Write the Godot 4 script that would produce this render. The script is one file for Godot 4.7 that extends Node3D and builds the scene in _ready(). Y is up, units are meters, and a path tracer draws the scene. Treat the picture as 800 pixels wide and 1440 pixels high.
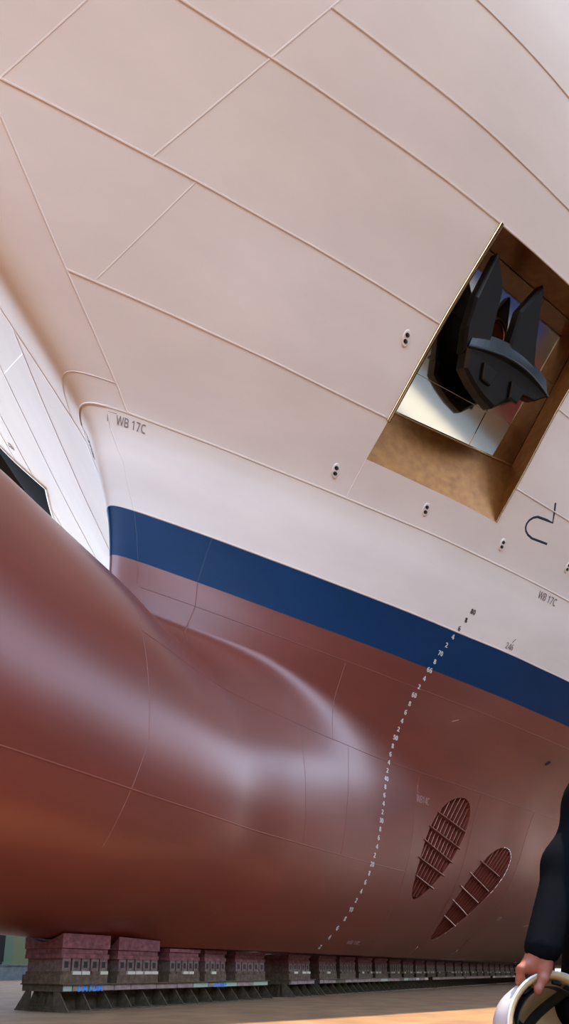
extends Node3D
# Bow of a ship on keel blocks in a dry dock, seen from the floor beside the bulb.
# Ship axes: s runs aft from the photographer, x out from the centre plane, z up from the dock floor.

const BEAM = 20.0
const BULB_WIDE = 2.65
const BULB_NOSE = -1.5

# height, where the stem stands, spread of the waterline, roundness of the stem
var lines = [
	[1.5, 9.2, .075, .05], [1.8, 9.1, .105, .05], [2.48, 9.0, .150, .05], [3.47, 8.9, .203, .05], [4.45, 8.9, .245, .05],
	[5.44, 8.9, .275, .06], [6.42, 8.9, .298, .06], [7.40, 8.9, .317, .07], [8.39, 8.9, .340, .07], [9.37, 8.9, .366, .08],
	[10.36, 8.9, .400, .09], [11.4, 8.9, .447, .10], [12.29, 8.88, .488, .11], [13.67, 8.70, .547, .16], [14.7, 8.35, .585, .21],
	[16.1, 7.65, .628, .27], [17.0, 6.40, .640, .28], [18.0, 4.85, .655, .30], [20.2, 1.60, .690, .35], [22.0, -0.90, .750, .40],
	[23.0, -2.20, .785, .42], [24.6, -3.90, .840, .45], [27.0, -6.0, .860, .50], [31.0, -8.5, .880, .60]]
var slopes = []
var mats = {}
var used = {}
var ship: Node3D
var dents := FastNoiseLite.new()   # plating is never quite fair

func _ready():
	# --- camera
	var cam := Camera3D.new()
	cam.name = "camera"
	cam.projection = Camera3D.PROJECTION_FRUSTUM
	cam.near = 0.05
	cam.far = 400.0
	cam.size = 0.05 * 1440.0 / 800.0
	cam.frustum_offset = Vector2(0, 0.05 * 477.0 / 800.0)
	cam.position = Vector3(11.7, 0.85, 0)
	cam.rotation_degrees = Vector3(12.0, 33.43, 0)
	add_child(cam)
	cam.current = true
	# --- sky, exposure
	var env := Environment.new()
	env.background_mode = Environment.BG_SKY
	var sky := Sky.new()
	var sm := ProceduralSkyMaterial.new()
	sm.sky_top_color = Color(0.52, 0.61, 0.72)
	sm.sky_horizon_color = Color(0.925, 0.915, 0.90)
	sm.sky_energy_multiplier = 2.7
	sm.ground_bottom_color = Color(0.3, 0.28, 0.26)
	sm.ground_horizon_color = Color(0.7, 0.7, 0.7)
	sky.sky_material = sm
	env.sky = sky
	env.tonemap_mode = Environment.TONE_MAPPER_LINEAR
	env.tonemap_exposure = 1.36
	env.sdfgi_enabled = true
	env.ssao_enabled = true
	env.ssil_enabled = true
	var we := WorldEnvironment.new()
	we.name = "world"
	we.environment = env
	add_child(we)
	# --- sun, high over the camera's side of the dock
	var sun := DirectionalLight3D.new()
	sun.name = "sun"
	sun.light_color = Color(1.0, 0.93, 0.82)
	sun.light_energy = 2.7
	sun.light_angular_distance = 0.6
	sun.shadow_enabled = true
	add_child(sun)
	sun.look_at_from_position(Vector3(0.28, 1.0, -0.10) * 50.0, Vector3.ZERO, Vector3.FORWARD)

	prepare()
	build_dock()
	build_ship()
	build_pocket()
	build_anchor()
	build_thrusters()
	build_marks()
	build_keel_blocks()
	build_person()
	build_helmet()

# ------------------------------------------------------------------ hull form
func prepare():
	dents.seed = 3
	dents.frequency = .16
	dents.fractal_octaves = 2
	for i in lines.size():
		var t := Vector3.ZERO
		var j0: int = max(i - 1, 0)
		var j1: int = min(i + 1, lines.size() - 1)
		var a := Vector3(lines[j0][1], lines[j0][2], lines[j0][3])
		var b := Vector3(lines[i][1], lines[i][2], lines[i][3])
		var c := Vector3(lines[j1][1], lines[j1][2], lines[j1][3])
		var h0: float = lines[i][0] - lines[j0][0]
		var h1: float = lines[j1][0] - lines[i][0]
		if h0 == 0.0:
			t = (c - b) / h1
		elif h1 == 0.0:
			t = (b - a) / h0
		else:
			t = ((b - a) / h0 * h1 + (c - b) / h1 * h0) / (h0 + h1)
		slopes.append(t)
	make_materials()

func level(z: float) -> Vector3:
	z = clampf(z, lines[0][0], lines[-1][0])
	var i := 0
	while i < lines.size() - 2 and z > lines[i + 1][0]:
		i += 1
	var h: float = lines[i + 1][0] - lines[i][0]
	var t: float = (z - lines[i][0]) / h
	var a := Vector3(lines[i][1], lines[i][2], lines[i][3])
	var b := Vector3(lines[i + 1][1], lines[i + 1][2], lines[i + 1][3])
	var t2 := t * t
	var t3 := t2 * t
	return a * (2 * t3 - 3 * t2 + 1) + slopes[i] * (h * (t3 - 2 * t2 + t)) + b * (3 * t2 - 2 * t3) + slopes[i + 1] * (h * (t3 - t2))

func stem_at(z: float) -> float:
	return level(z).x

func body(s: float, z: float) -> float:
	var l := level(z)
	var u := s - l.x
	if u <= 0.0:
		return u * 1.5
	return BEAM * tanh(sqrt(l.y * l.y * u * u + 2.0 * l.z * u) / BEAM)

func nose(s: float) -> float:
	var m := clampf((s - BULB_NOSE) / 7.0, 0.0, 1.0)
	return sqrt(maxf(1.0 - (1.0 - m) * (1.0 - m), 0.0))

func bulb_mid(s: float) -> float:   # the bulb lifts a little towards its nose
	return 6.1 + .12 * maxf(10.0 - s, 0.0)

func bulb_tall(s: float) -> float:
	return 4.6 + .08 * maxf(10.0 - s, 0.0)

func bulb(s: float, z: float) -> float:
	var n := nose(s)
	var g := n * n - pow(absf((z - bulb_mid(s)) / bulb_tall(s)), 2.2)
	var soft := .55 * smoothstep(8.0, 13.5, s) + 1e-6   # the bulb's crown melts into the body
	return BULB_WIDE * g * sqrt(1.0 + soft) / sqrt(absf(g) + soft)

func half_breadth(s: float, z: float) -> float:
	var a := body(s, z)
	var b := bulb(s, z)
	var k := .35 + 2.0 * smoothstep(8.5, 14.0, s)
	var h := maxf(k - absf(a - b), 0.0) / k
	var x := maxf(a, b) + h * h * k * .25
	return maxf(x + dents.get_noise_2d(s, z * .8) * .035 * clampf(x, 0.0, 1.0), 0.0)

func bulb_reach(s: float) -> float:
	return bulb_tall(s) * pow(nose(s), 2.0 / 2.2)

func on_hull(s: float, z: float, side := 1.0) -> Vector3:
	return Vector3(side * half_breadth(s, z), z, -s)

func hull_normal(s: float, z: float, side := 1.0) -> Vector3:
	var e := 0.03
	var xs := (half_breadth(s + e, z) - half_breadth(s - e, z)) / (2 * e)
	var xz := (half_breadth(s, z + e) - half_breadth(s, z - e)) / (2 * e)
	return Vector3(side, -xz, xs).normalized()   # z axis of the world runs forward, so +xs

# ------------------------------------------------------------------ materials
func plain(called: String, c: Color, rough := 0.6, metal := 0.0) -> StandardMaterial3D:
	var m := StandardMaterial3D.new()
	m.resource_name = called
	m.albedo_color = c
	m.roughness = rough
	m.metallic = metal
	mats[called] = m
	return m

func noise_tex(freq: float, lo: Color, hi: Color, sd: int, size := 512, octaves := 4) -> NoiseTexture2D:
	var n := FastNoiseLite.new()
	n.noise_type = FastNoiseLite.TYPE_SIMPLEX_SMOOTH
	n.frequency = freq
	n.fractal_octaves = octaves
	n.seed = sd
	var t := NoiseTexture2D.new()
	t.width = size
	t.height = size
	t.seamless = true
	t.noise = n
	var g := Gradient.new()
	g.set_color(0, lo)
	g.set_color(1, hi)
	t.color_ramp = g
	return t

func grained(called: String, lo: Color, hi: Color, rough: float, scale: float, sd: int, freq := 0.012, metal := 0.0) -> StandardMaterial3D:
	var m := plain(called, Color.WHITE, rough, metal)
	m.albedo_texture = noise_tex(freq, lo, hi, sd)
	m.uv1_triplanar = true
	m.uv1_world_triplanar = true
	m.uv1_scale = Vector3.ONE * scale
	return m

const WHITE_FROM = 13.72
const BLUE_FROM = 12.27

func make_materials():
	# hull paint: red antifouling, a blue band, white topsides, laid flat on the ship's profile
	var im := Image.create(512, 2048, false, Image.FORMAT_RGB8)
	var n := FastNoiseLite.new()
	n.seed = 5
	n.frequency = 0.02
	n.fractal_octaves = 4
	var red := Color(0.475, 0.21, 0.15)
	var blue := Color(0.0, 0.185, 0.35)
	var white := Color(0.93, 0.875, 0.84)
	for y in 2048:
		var z := 32.0 * (1.0 - (y + 0.5) / 2048.0)
		for x in 512:
			var v := n.get_noise_2d(x * 1.5, y * .5)
			var c := white
			if z < BLUE_FROM:
				c = red
			elif z < WHITE_FROM:
				c = blue
			im.set_pixel(x, y, c * (1.0 + v * (.03 if z > WHITE_FROM else .08)))
	# how glossy each paint is: red roughness, green metal flake, blue clear coat
	var gl := Image.create(4, 2048, false, Image.FORMAT_RGB8)
	for y in 2048:
		var z := 32.0 * (1.0 - (y + 0.5) / 2048.0)
		for x in 4:
			gl.set_pixel(x, y, Color(.36, .16, 1.0) if z < BLUE_FROM else Color(.42, 0.0, .25) if z < WHITE_FROM else Color(.5, 0.0, 0.0))
	var gloss := ImageTexture.create_from_image(gl)
	var hull := plain("hull_paint", Color.WHITE, 1.0)
	hull.albedo_texture = ImageTexture.create_from_image(im)
	hull.metallic_specular = 0.32
	hull.roughness_texture = gloss
	hull.roughness_texture_channel = BaseMaterial3D.TEXTURE_CHANNEL_RED
	hull.metallic = 1.0
	hull.metallic_texture = gloss
	hull.metallic_texture_channel = BaseMaterial3D.TEXTURE_CHANNEL_GREEN
	hull.clearcoat_enabled = true
	hull.clearcoat = 1.0
	hull.clearcoat_roughness = 0.28
	var co := Image.create(4, 2048, false, Image.FORMAT_RGB8)
	for y in 2048:
		var z := 32.0 * (1.0 - (y + 0.5) / 2048.0)
		for x in 4:
			co.set_pixel(x, y, Color.WHITE if z < BLUE_FROM else Color.BLACK)
	hull.clearcoat_texture = ImageTexture.create_from_image(co)
	plain("weld_white", white, .35)
	plain("weld_blue", blue, .35)
	plain("weld_red", Color(.52, .29, .25), .4)
	plain("mark_white", Color(.86, .84, .82), .5)
	plain("mark_dark", Color(.16, .15, .17), .5)
	plain("mark_grey", Color(.50, .45, .45), .6)
	plain("mark_pink", Color(.70, .52, .49), .6)
	plain("mark_navy", Color(.03, .12, .24), .4)
	plain("hole_shade", Color(.10, .07, .06), .7)  # dark colour standing for the shade inside small holes
	plain("grille_rod", Color(.475, .21, .15), .3)
	plain("grille_bar", Color(.475, .21, .15), .4)
	plain("polished_steel", Color(.80, .77, .72), .07, 1.0)
	grained("stained_steel", Color(.46, .28, .11), Color(.64, .43, .21), .34, .3, 21, .016, .6)
	plain("rim_steel", Color(.72, .62, .48), .16, 1.0)
	plain("anchor_paint", Color(.035, .045, .06), .36)
	grained("timber_red", Color(.34, .17, .18), Color(.56, .33, .34), .8, .9, 31)
	grained("timber_brown", Color(.28, .215, .16), Color(.47, .385, .30), .85, .9, 32)
	grained("box_steel", Color(.34, .26, .24), Color(.52, .43, .40), .7, 1.2, 33)
	grained("stand_steel", Color(.24, .195, .14), Color(.40, .345, .25), .7, .8, 34)
	grained("slab_edge", Color(.50, .41, .39), Color(.68, .59, .56), .7, .7, 35)
	plain("tag_cream", Color(.80, .78, .70), .6)
	plain("tag_green", Color(.62, .70, .60), .6)
	plain("spray_blue", Color(.0, .56, .96), .6)
	grained("hall_dark", Color(.035, .036, .038), Color(.06, .06, .06), .8, .1, 41)
	plain("pier_green", Color(.44, .48, .38), .8)
	grained("quay_blue", Color(.36, .42, .46), Color(.46, .52, .55), .8, .2, 42)
	grained("shed_brown", Color(.30, .20, .13), Color(.40, .28, .18), .7, .1, 43)
	grained("added_wall", Color(.24, .19, .16), Color(.33, .27, .23), .8, .1, 45)
	plain("shed_red", Color(.50, .17, .12), .6)
	plain("shed_blue", Color(.08, .22, .48), .6)
	plain("shed_white", Color(.78, .77, .74), .6)
	plain("cloth_navy", Color(.06, .068, .085), .9).metallic_specular = .12
	plain("cloth_trouser", Color(.06, .065, .08), .9).metallic_specular = .12
	plain("opening_black", Color(.05, .05, .05), .9).metallic_specular = .1  # painted darkness of the far-side opening
	plain("skin", Color(.62, .36, .28), .55)
	plain("hair", Color(.10, .08, .07), .7)
	plain("leather", Color(.03, .025, .02), .4)
	plain("helmet_white", Color(.85, .83, .84), .3)
	plain("helmet_inside", Color(.86, .76, .60), .5)
	plain("webbing", Color(.02, .02, .022), .7)
	grained("apron_pale", Color(.60, .62, .63), Color(.72, .74, .75), .8, .15, 44)
	grained("dock_concrete", Color(.44, .315, .205), Color(.57, .43, .29), .85, .12, 11)
	grained("steel_grey", Color(.30, .30, .29), Color(.40, .39, .37), .6, .5, 12)

# ------------------------------------------------------------------ mesh helpers
func unique(called: String) -> String:
	if not used.has(called):
		used[called] = 0
		return called
	used[called] += 1
	return "%s_%03d" % [called, used[called]]

func put(called: String, mesh: Mesh, mat: Material, parent: Node = self) -> MeshInstance3D:
	var o := MeshInstance3D.new()
	o.name = called
	o.mesh = mesh
	o.material_override = mat
	parent.add_child(o, true)
	return o

func thing(called: String, label: String, category: String, at := Vector3.ZERO, turn := 0.0, group := "") -> Node3D:
	var o := Node3D.new()
	o.name = unique(called)
	add_child(o)
	o.position = at
	o.rotation.y = turn
	o.set_meta("label", label)
	o.set_meta("category", category)
	if group != "":
		o.set_meta("group", group)
	return o

func structure(called: String, mesh: Mesh, mat: Material, label: String, category: String) -> MeshInstance3D:
	var o := put(called, mesh, mat)
	o.set_meta("kind", "structure")
	o.set_meta("label", label)
	o.set_meta("category", category)
	return o

func box_mesh(a: Vector3, b: Vector3) -> ArrayMesh:
	var st := SurfaceTool.new()
	st.begin(Mesh.PRIMITIVE_TRIANGLES)
	add_box(st, a, b)
	return st.commit()

func quad(st: SurfaceTool, a: Vector3, b: Vector3, c: Vector3, d: Vector3, out: Vector3):
	var n := (b - a).cross(d - a)
	if n.length() < 1e-9:
		n = (c - b).cross(d - b)
	n = n.normalized()
	var p := [a, b, c, d]
	if n.dot(out) < 0.0:
		n = -n
		p = [a, d, c, b]
	for i in [0, 2, 1, 0, 3, 2]:
		st.set_normal(n)
		st.add_vertex(p[i])

func add_box(st: SurfaceTool, a: Vector3, b: Vector3):
	var lo := Vector3(min(a.x, b.x), min(a.y, b.y), min(a.z, b.z))
	var hi := Vector3(max(a.x, b.x), max(a.y, b.y), max(a.z, b.z))
	var c := func(i, j, k): return Vector3(hi.x if i else lo.x, hi.y if j else lo.y, hi.z if k else lo.z)
	quad(st, c.call(1, 0, 0), c.call(1, 1, 0), c.call(1, 1, 1), c.call(1, 0, 1), Vector3.RIGHT)
	quad(st, c.call(0, 0, 0), c.call(0, 1, 0), c.call(0, 1, 1), c.call(0, 0, 1), Vector3.LEFT)
	quad(st, c.call(0, 1, 0), c.call(1, 1, 0), c.call(1, 1, 1), c.call(0, 1, 1), Vector3.UP)
	quad(st, c.call(0, 0, 0), c.call(1, 0, 0), c.call(1, 0, 1), c.call(0, 0, 1), Vector3.DOWN)
	quad(st, c.call(0, 0, 1), c.call(1, 0, 1), c.call(1, 1, 1), c.call(0, 1, 1), Vector3.BACK)
	quad(st, c.call(0, 0, 0), c.call(1, 0, 0), c.call(1, 1, 0), c.call(0, 1, 0), Vector3.FORWARD)

# a curved patch from a function of (a, b); uv is the ship's profile (s, z)
func patch(fn: Callable, na: int, nb: int, out: Vector3) -> ArrayMesh:
	var P := PackedVector3Array()
	var N := PackedVector3Array()
	var U := PackedVector2Array()
	var I := PackedInt32Array()
	var e := 0.004
	for j in nb + 1:
		for i in na + 1:
			var a := float(i) / na
			var b := float(j) / nb
			var p: Vector3 = fn.call(a, b)
			var da: Vector3 = fn.call(minf(a + e, 1.0), b) - fn.call(maxf(a - e, 0.0), b)
			var db: Vector3 = fn.call(a, minf(b + e, 1.0)) - fn.call(a, maxf(b - e, 0.0))
			var n := da.cross(db)
			if n.length() < 1e-12:
				n = out
			P.append(p)
			N.append(n.normalized())
			U.append(Vector2(-p.z / 64.0 + 0.2, 1.0 - p.y / 32.0))
	# all normals to the outer side
	var sum := 0.0
	for k in N.size():
		sum += N[k].dot(out)
	var flip := sum < 0.0
	if flip:
		for k in N.size():
			N[k] = -N[k]
	for j in nb:
		for i in na:
			var o := j * (na + 1) + i
			if flip:
				I.append_array([o, o + 1, o + na + 1, o + 1, o + na + 2, o + na + 1])
			else:
				I.append_array([o, o + na + 1, o + 1, o + 1, o + na + 1, o + na + 2])
	var arr := []
	arr.resize(Mesh.ARRAY_MAX)
	arr[Mesh.ARRAY_VERTEX] = P
	arr[Mesh.ARRAY_NORMAL] = N
	arr[Mesh.ARRAY_TEX_UV] = U
	arr[Mesh.ARRAY_INDEX] = I
	var m := ArrayMesh.new()
	m.add_surface_from_arrays(Mesh.PRIMITIVE_TRIANGLES, arr)
	return m


# ------------------------------------------------------------------ the ship
func seam_s(z: float, high: bool) -> float:   # weld between the rounded stem plate and the side plates
	if high:
		return stem_at(z) + lerpf(0.85, 1.55, (z - 16.15) / 3.5)
	return stem_at(z) + lerpf(0.60, 0.38, clampf((z - 12.0) / 4.1, 0, 1))

func plate(z0: float, z1: float, l0: float, l1: float, r0: float, r1: float, side: float, called := "hull_plate"):
	var na := int(clampf((maxf(r0, r1) - minf(maxf(l0, -9.0), l1)) / .45, 4, 40))
	var nb := int(clampf((z1 - z0) / .3, 3, 14))
	var high := z0 > 16.0
	var fn := func(a, b):
		var z := lerpf(z0, z1, b)
		var lft := seam_s(z, high) if l0 < -90 else lerpf(l0, l1, b)
		return on_hull(lerpf(lft, lerpf(r0, r1, b), a), z, side)
	put(called, patch(fn, na, nb, Vector3(side, 0, 0)), mats.hull_paint, ship)

func stem_plate(z0: float, z1: float):
	var high := z0 > 16.0
	var fn := func(a, b):
		var z := lerpf(z0, z1, b)
		var t: float = a * 2.0 - 1.0
		var st := stem_at(z)
		return on_hull(st + (seam_s(z, high) - st) * t * t, z, signf(t))
	put("stem_plate", patch(fn, 28, int(clampf((z1 - z0) / .25, 4, 20)), Vector3(0, 0, 1)), mats.hull_paint, ship)

# the under-water body, rows between the seams; the bulb closes above and below
func low_plate(row: int, s0: float, s1: float, side: float):
	var edges := [1.5, 4.7, 8.65, 11.5]
	var fn := func(a, b):
		var s := lerpf(s0, s1, a)
		var lo := 1.5
		var hi := 11.5
		if s < 8.9:
			lo = bulb_mid(s) - bulb_reach(s)
			hi = bulb_mid(s) + bulb_reach(s)
		var z0 := clampf(edges[row], lo, hi)
		var z1 := clampf(edges[row + 1], lo, hi)
		if row == 2 and s < 9.0:
			z1 = hi
		var v: float = b
		if row == 2:
			v = sin(b * PI / 2)
		elif row == 0:
			v = 1.0 - cos(b * PI / 2)
		return on_hull(s, lerpf(z0, z1, v), side)
	var na := int(clampf((s1 - s0) / .25, 6, 40))
	put("hull_plate", patch(fn, na, 18, Vector3(side, 0, 0)), mats.hull_paint, ship)

# a raised weld along points (s, z) of the hull
func weld(pts: Array, side := 1.0, wide := .055, high := .016):
	var path := []
	for i in pts.size() - 1:
		var a: Vector2 = pts[i]
		var b: Vector2 = pts[i + 1]
		var n := int(clampf(a.distance_to(b) / .4, 2, 60))
		for j in n:
			path.append(a.lerp(b, float(j) / n))
	path.append(pts[-1])
	var zm: float = pts[0].y * .5 + pts[-1].y * .5
	var mat: Material = mats.weld_white if zm >= WHITE_FROM else mats.weld_blue if zm > BLUE_FROM else mats.weld_red
	var P := []
	var N := []
	for p in path:
		P.append(on_hull(p.x, p.y, side))
		N.append(hull_normal(p.x, p.y, side))
	put("weld_seam", ribbon(P, N, wide, high), mat, ship)

func ribbon(P: Array, N: Array, wide: float, high: float) -> ArrayMesh:
	var st := SurfaceTool.new()
	st.begin(Mesh.PRIMITIVE_TRIANGLES)
	var rows := []
	for i in P.size():
		var t: Vector3 = (P[min(i + 1, P.size() - 1)] - P[max(i - 1, 0)]).normalized()
		var s: Vector3 = N[i].cross(t).normalized()
		rows.append([P[i] - s * wide * .5 - N[i] * .004, P[i] - s * wide * .25 + N[i] * high, P[i] + s * wide * .25 + N[i] * high, P[i] + s * wide * .5 - N[i] * .004])
	for i in P.size() - 1:
		for k in 3:
			quad(st, rows[i][k], rows[i + 1][k], rows[i + 1][k + 1], rows[i][k + 1], N[i])
	quad(st, rows[0][0], rows[0][1], rows[0][2], rows[0][3], P[0] - P[1])
	quad(st, rows[-1][0], rows[-1][1], rows[-1][2], rows[-1][3], P[-1] - P[-2])
	return st.commit()

func pocket_l(z: float) -> float:
	return 14.43 - .138 * (z - 16.15)

func pocket_r(z: float) -> float:
	return 19.35 - .223 * (z - 17.1)

# a plate around a hole: ring from the hole's edge to a rectangle of the profile
func ring_plate(r: Rect2, hole: Callable, mid: Vector2):
	var n := 72
	var m := 5
	var inner := []
	var outer := []
	for i in n:
		var h: Vector2 = hole.call(TAU * i / n)
		inner.append(h)
		var d := h - mid
		var k := 1e9
		if absf(d.x) > 1e-6:
			k = minf(k, ((r.end.x if d.x > 0 else r.position.x) - mid.x) / d.x)
		if absf(d.y) > 1e-6:
			k = minf(k, ((r.end.y if d.y > 0 else r.position.y) - mid.y) / d.y)
		outer.append(mid + d * k)
	for c in [r.position, r.end, Vector2(r.position.x, r.end.y), Vector2(r.end.x, r.position.y)]:
		var best := 0
		for i in n:
			if outer[i].distance_to(c) < outer[best].distance_to(c):
				best = i
		outer[best] = c
	var P := PackedVector3Array()
	var N := PackedVector3Array()
	var U := PackedVector2Array()
	var I := PackedInt32Array()
	for j in m + 1:
		for i in n:
			var p: Vector2 = inner[i].lerp(outer[i], float(j) / m)
			P.append(on_hull(p.x, p.y))
			N.append(hull_normal(p.x, p.y))
			U.append(Vector2(p.x / 64.0 + .2, 1.0 - p.y / 32.0))
	for j in m:
		for i in n:
			var a := j * n + i
			var b := j * n + (i + 1) % n
			I.append_array([a, b, a + n, b, b + n, a + n])
	var arr := []
	arr.resize(Mesh.ARRAY_MAX)
	arr[Mesh.ARRAY_VERTEX] = P
	arr[Mesh.ARRAY_NORMAL] = N
	arr[Mesh.ARRAY_TEX_UV] = U
	arr[Mesh.ARRAY_INDEX] = I
	var mesh := ArrayMesh.new()
	mesh.add_surface_from_arrays(Mesh.PRIMITIVE_TRIANGLES, arr)
	put("hull_plate", mesh, mats.hull_paint, ship)

func hole_one(t: float) -> Vector2:
	var z := 2.23 * sin(t)
	return Vector2(23.15 + .38 * z + 1.22 * cos(t) * (1.0 + .22 * sin(t)), 6.0 + z)

func hole_two(t: float) -> Vector2:
	var z := 2.2 * sin(t)
	return Vector2(27.03 + .525 * z + 1.25 * cos(t) * (1.0 + .22 * sin(t)), 4.5 + z)

func build_ship():
	ship = thing("ship", "towering ship bow, white above a blue band and a red bulb, on keel blocks", "ship")
	for z in [[11.5, 13.72], [13.72, 16.15], [16.15, 18.0], [18.0, 20.0], [20.0, 21.85], [21.85, 24.0], [24.0, 27.0], [27.0, 31.0]]:
		stem_plate(z[0], z[1])
	# z0, z1, then the forward and after edge at z0 and z1; -99 is the stem seam
	var both := [
		[11.5, 13.72, -99, -99, 11.1, 11.1], [11.5, 13.72, 11.1, 11.1, 22, 22], [11.5, 13.72, 22, 22, 34, 34], [11.5, 13.72, 34, 34, 48, 48], [11.5, 13.72, 48, 48, 64, 64],
		[13.72, 16.15, -99, -99, 12, 12], [13.72, 16.15, 12, 12, 23, 23], [13.72, 16.15, 23, 23, 35, 35], [13.72, 16.15, 35, 35, 49, 49], [13.72, 16.15, 49, 49, 64, 64],
		[16.15, 18.0, 23, 23, 36, 36], [16.15, 18.0, 36, 36, 64, 64],
		[18.0, 20.0, -99, -99, 6.62, 7.42], [18.0, 20.0, 24, 24, 38, 38], [18.0, 20.0, 38, 38, 64, 64],
		[20.0, 21.85, -99, -99, 3.8, 4.75], [20.0, 21.85, 3.8, 4.75, 6.51, 7.5], [20.0, 21.85, 24, 24, 38, 38], [20.0, 21.85, 38, 38, 64, 64],
		[21.85, 24.0, -99, -99, 7.5, 8.65], [21.85, 22.75, 7.5, 7.98, 20, 20], [22.75, 24.0, 7.98, 8.65, 20, 20], [21.85, 24.0, 20, 20, 38, 38], [21.85, 24.0, 38, 38, 64, 64],
		[24.0, 27.0, -99, -99, 11, 12], [24.0, 27.0, 11, 12, 30, 30], [24.0, 27.0, 30, 30, 64, 64],
		[27.0, 31.0, -99, -99, 14, 14], [27.0, 31.0, 14, 14, 36, 36], [27.0, 31.0, 36, 36, 64, 64]]
	var right := [
		[16.15, 18.0, -99, -99, pocket_l(16.15), pocket_l(18)], [16.15, 17.1, pocket_l(16.15), pocket_l(17.1), pocket_r(16.15), pocket_r(17.1)], [16.15, 18.0, pocket_r(16.15), pocket_r(18), 23, 23],
		[18.0, 20.0, 6.62, 7.42, pocket_l(18), pocket_l(20)], [18.0, 20.0, pocket_r(18), pocket_r(20), 24, 24],
		[20.0, 21.85, 6.51, 7.5, pocket_l(20), pocket_l(21.85)], [20.0, 21.85, pocket_r(20), pocket_r(21.85), 24, 24],
		[1.5, 3.2, 21, 21, 25.1, 25.1], [1.5, 2.0, 25.1, 25.1, 29.6, 29.6], [7.4, 8.65, 25.1, 25.1, 29.6, 29.6]]
	var left := [[16.15, 18.0, -99, -99, 14.3, 14.3], [16.15, 18.0, 14.3, 14.3, 23, 23], [18.0, 20.0, 6.62, 7.42, 14, 14], [18.0, 20.0, 14, 14, 24, 24], [20.0, 21.85, 6.51, 7.5, 14, 14], [20.0, 21.85, 14, 14, 24, 24]]
	for side in [1.0, -1.0]:
		for p in both + (right if side > 0 else left):
			plate(p[0], p[1], p[2], p[3], p[4], p[5], side)
		var low := [[0, BULB_NOSE, 3.0], [0, 3.0, 7.8], [0, 7.8, 14.6], [0, 14.6, 21], [1, BULB_NOSE, 2.0], [1, 2.0, 8.1], [1, 8.1, 14.5], [1, 14.5, 16.8], [1, 16.8, 21],
			[2, BULB_NOSE, 2.0], [2, 2.0, 8.1], [2, 8.1, 11.1], [2, 11.1, 16.25], [2, 16.25, 28], [2, 28, 46], [2, 46, 64]]
		low += [[0, 29.6, 44], [1, 29.6, 44], [0, 44, 64], [1, 44, 64]] if side > 0 else [[0, 21, 34], [0, 34, 64], [1, 21, 34], [1, 34, 64]]
		for p in low:
			low_plate(p[0], p[1], p[2], side)
		for z in [[1.5, 11.5], [11.5, 31.0]]:
			var fn := func(a, b): return on_hull(lerpf(64, 130, a), lerpf(z[0], z[1], b), side)
			put("hull_side", patch(fn, 20, 16, Vector3(side, 0, 0)), mats.hull_paint, ship)
		# welds
		var v := func(a, b): return Vector2(a, b)
		for z in [13.74, 16.15, 18.0, 20.0, 21.85, 24.0]:
			var from := seam_s(z, z > 16.2)
			if side > 0 and z > 17.0 and z < 21.0:
				weld([v.call(from, z), v.call(pocket_l(z), z)])
				weld([v.call(pocket_r(z), z), v.call(40, z)])
			else:
				weld([v.call(from, z), v.call(40, z)], side, .07 if z < 13.8 or absf(z - 16.15) < .1 else .055)
		weld([v.call(7.98, 22.75), v.call(40, 22.75)], side)
		weld([v.call(6.51, 20.0), v.call(7.5, 21.85), v.call(7.98, 22.75), v.call(8.65, 24.0)], side, .045, .008)
		weld([v.call(3.8, 20.0), v.call(4.75, 21.85)], side, .04, .006)
		weld([v.call(6.62, 18.0), v.call(7.42, 20.0)], side, .04, .006)
		weld([v.call(pocket_l(16.15), 16.15), v.call(pocket_l(17.1), 17.1)], side, .035, .006)
		weld([v.call(11.22, 13.7), v.call(11.08, 12.3)], side, .04, .01)
		weld([v.call(11.08, 12.25), v.call(11.1, 11.5), v.call(10.75, 10.1)], side, .04, .01)
		var stem_line := []
		for i in 40:
			var z := lerpf(16.15, 30.5, i / 39.0)
			stem_line.append(v.call(seam_s(z, true), z))
		weld(stem_line, side)
		for zz in [[16.1, 13.75], [13.7, 12.3], [12.25, 11.6]]:
			weld([v.call(seam_s(zz[0], false), zz[0]), v.call(seam_s(lerpf(zz[0], zz[1], .5), false), lerpf(zz[0], zz[1], .5)), v.call(seam_s(zz[1], false), zz[1])], side, .035, .008)
		weld([v.call(9.6, 11.5), v.call(40, 11.5)], side, .035, .008)
		weld([v.call(8.1, 8.65), v.call(21.0, 8.65), v.call(40, 8.65)], side, .035, .008)
		weld([v.call(1.0, 4.7), v.call(21.0 if side > 0 else 40.0, 4.7)], side, .045, .012)
		if side > 0:
			for e in [21.0, 25.1, 29.6]:
				weld([v.call(e, 2.0), v.call(e, 2.8), v.call(e, 8.6)], side, .05, .006)
		weld([v.call(16.3, 11.45), v.call(16.15, 8.7)], side, .03, .006)
		weld([v.call(14.42, 8.6), v.call(14.6, 4.75)], side, .03, .006)
		weld([v.call(16.93, 8.6), v.call(16.7, 4.75)], side, .03, .006)
		weld([v.call(8.1, 9.2), v.call(8.15, 7.6), v.call(8.25, 5.9), v.call(7.95, 4.7), v.call(7.6, 3.4)], side, .03, .006)
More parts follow.
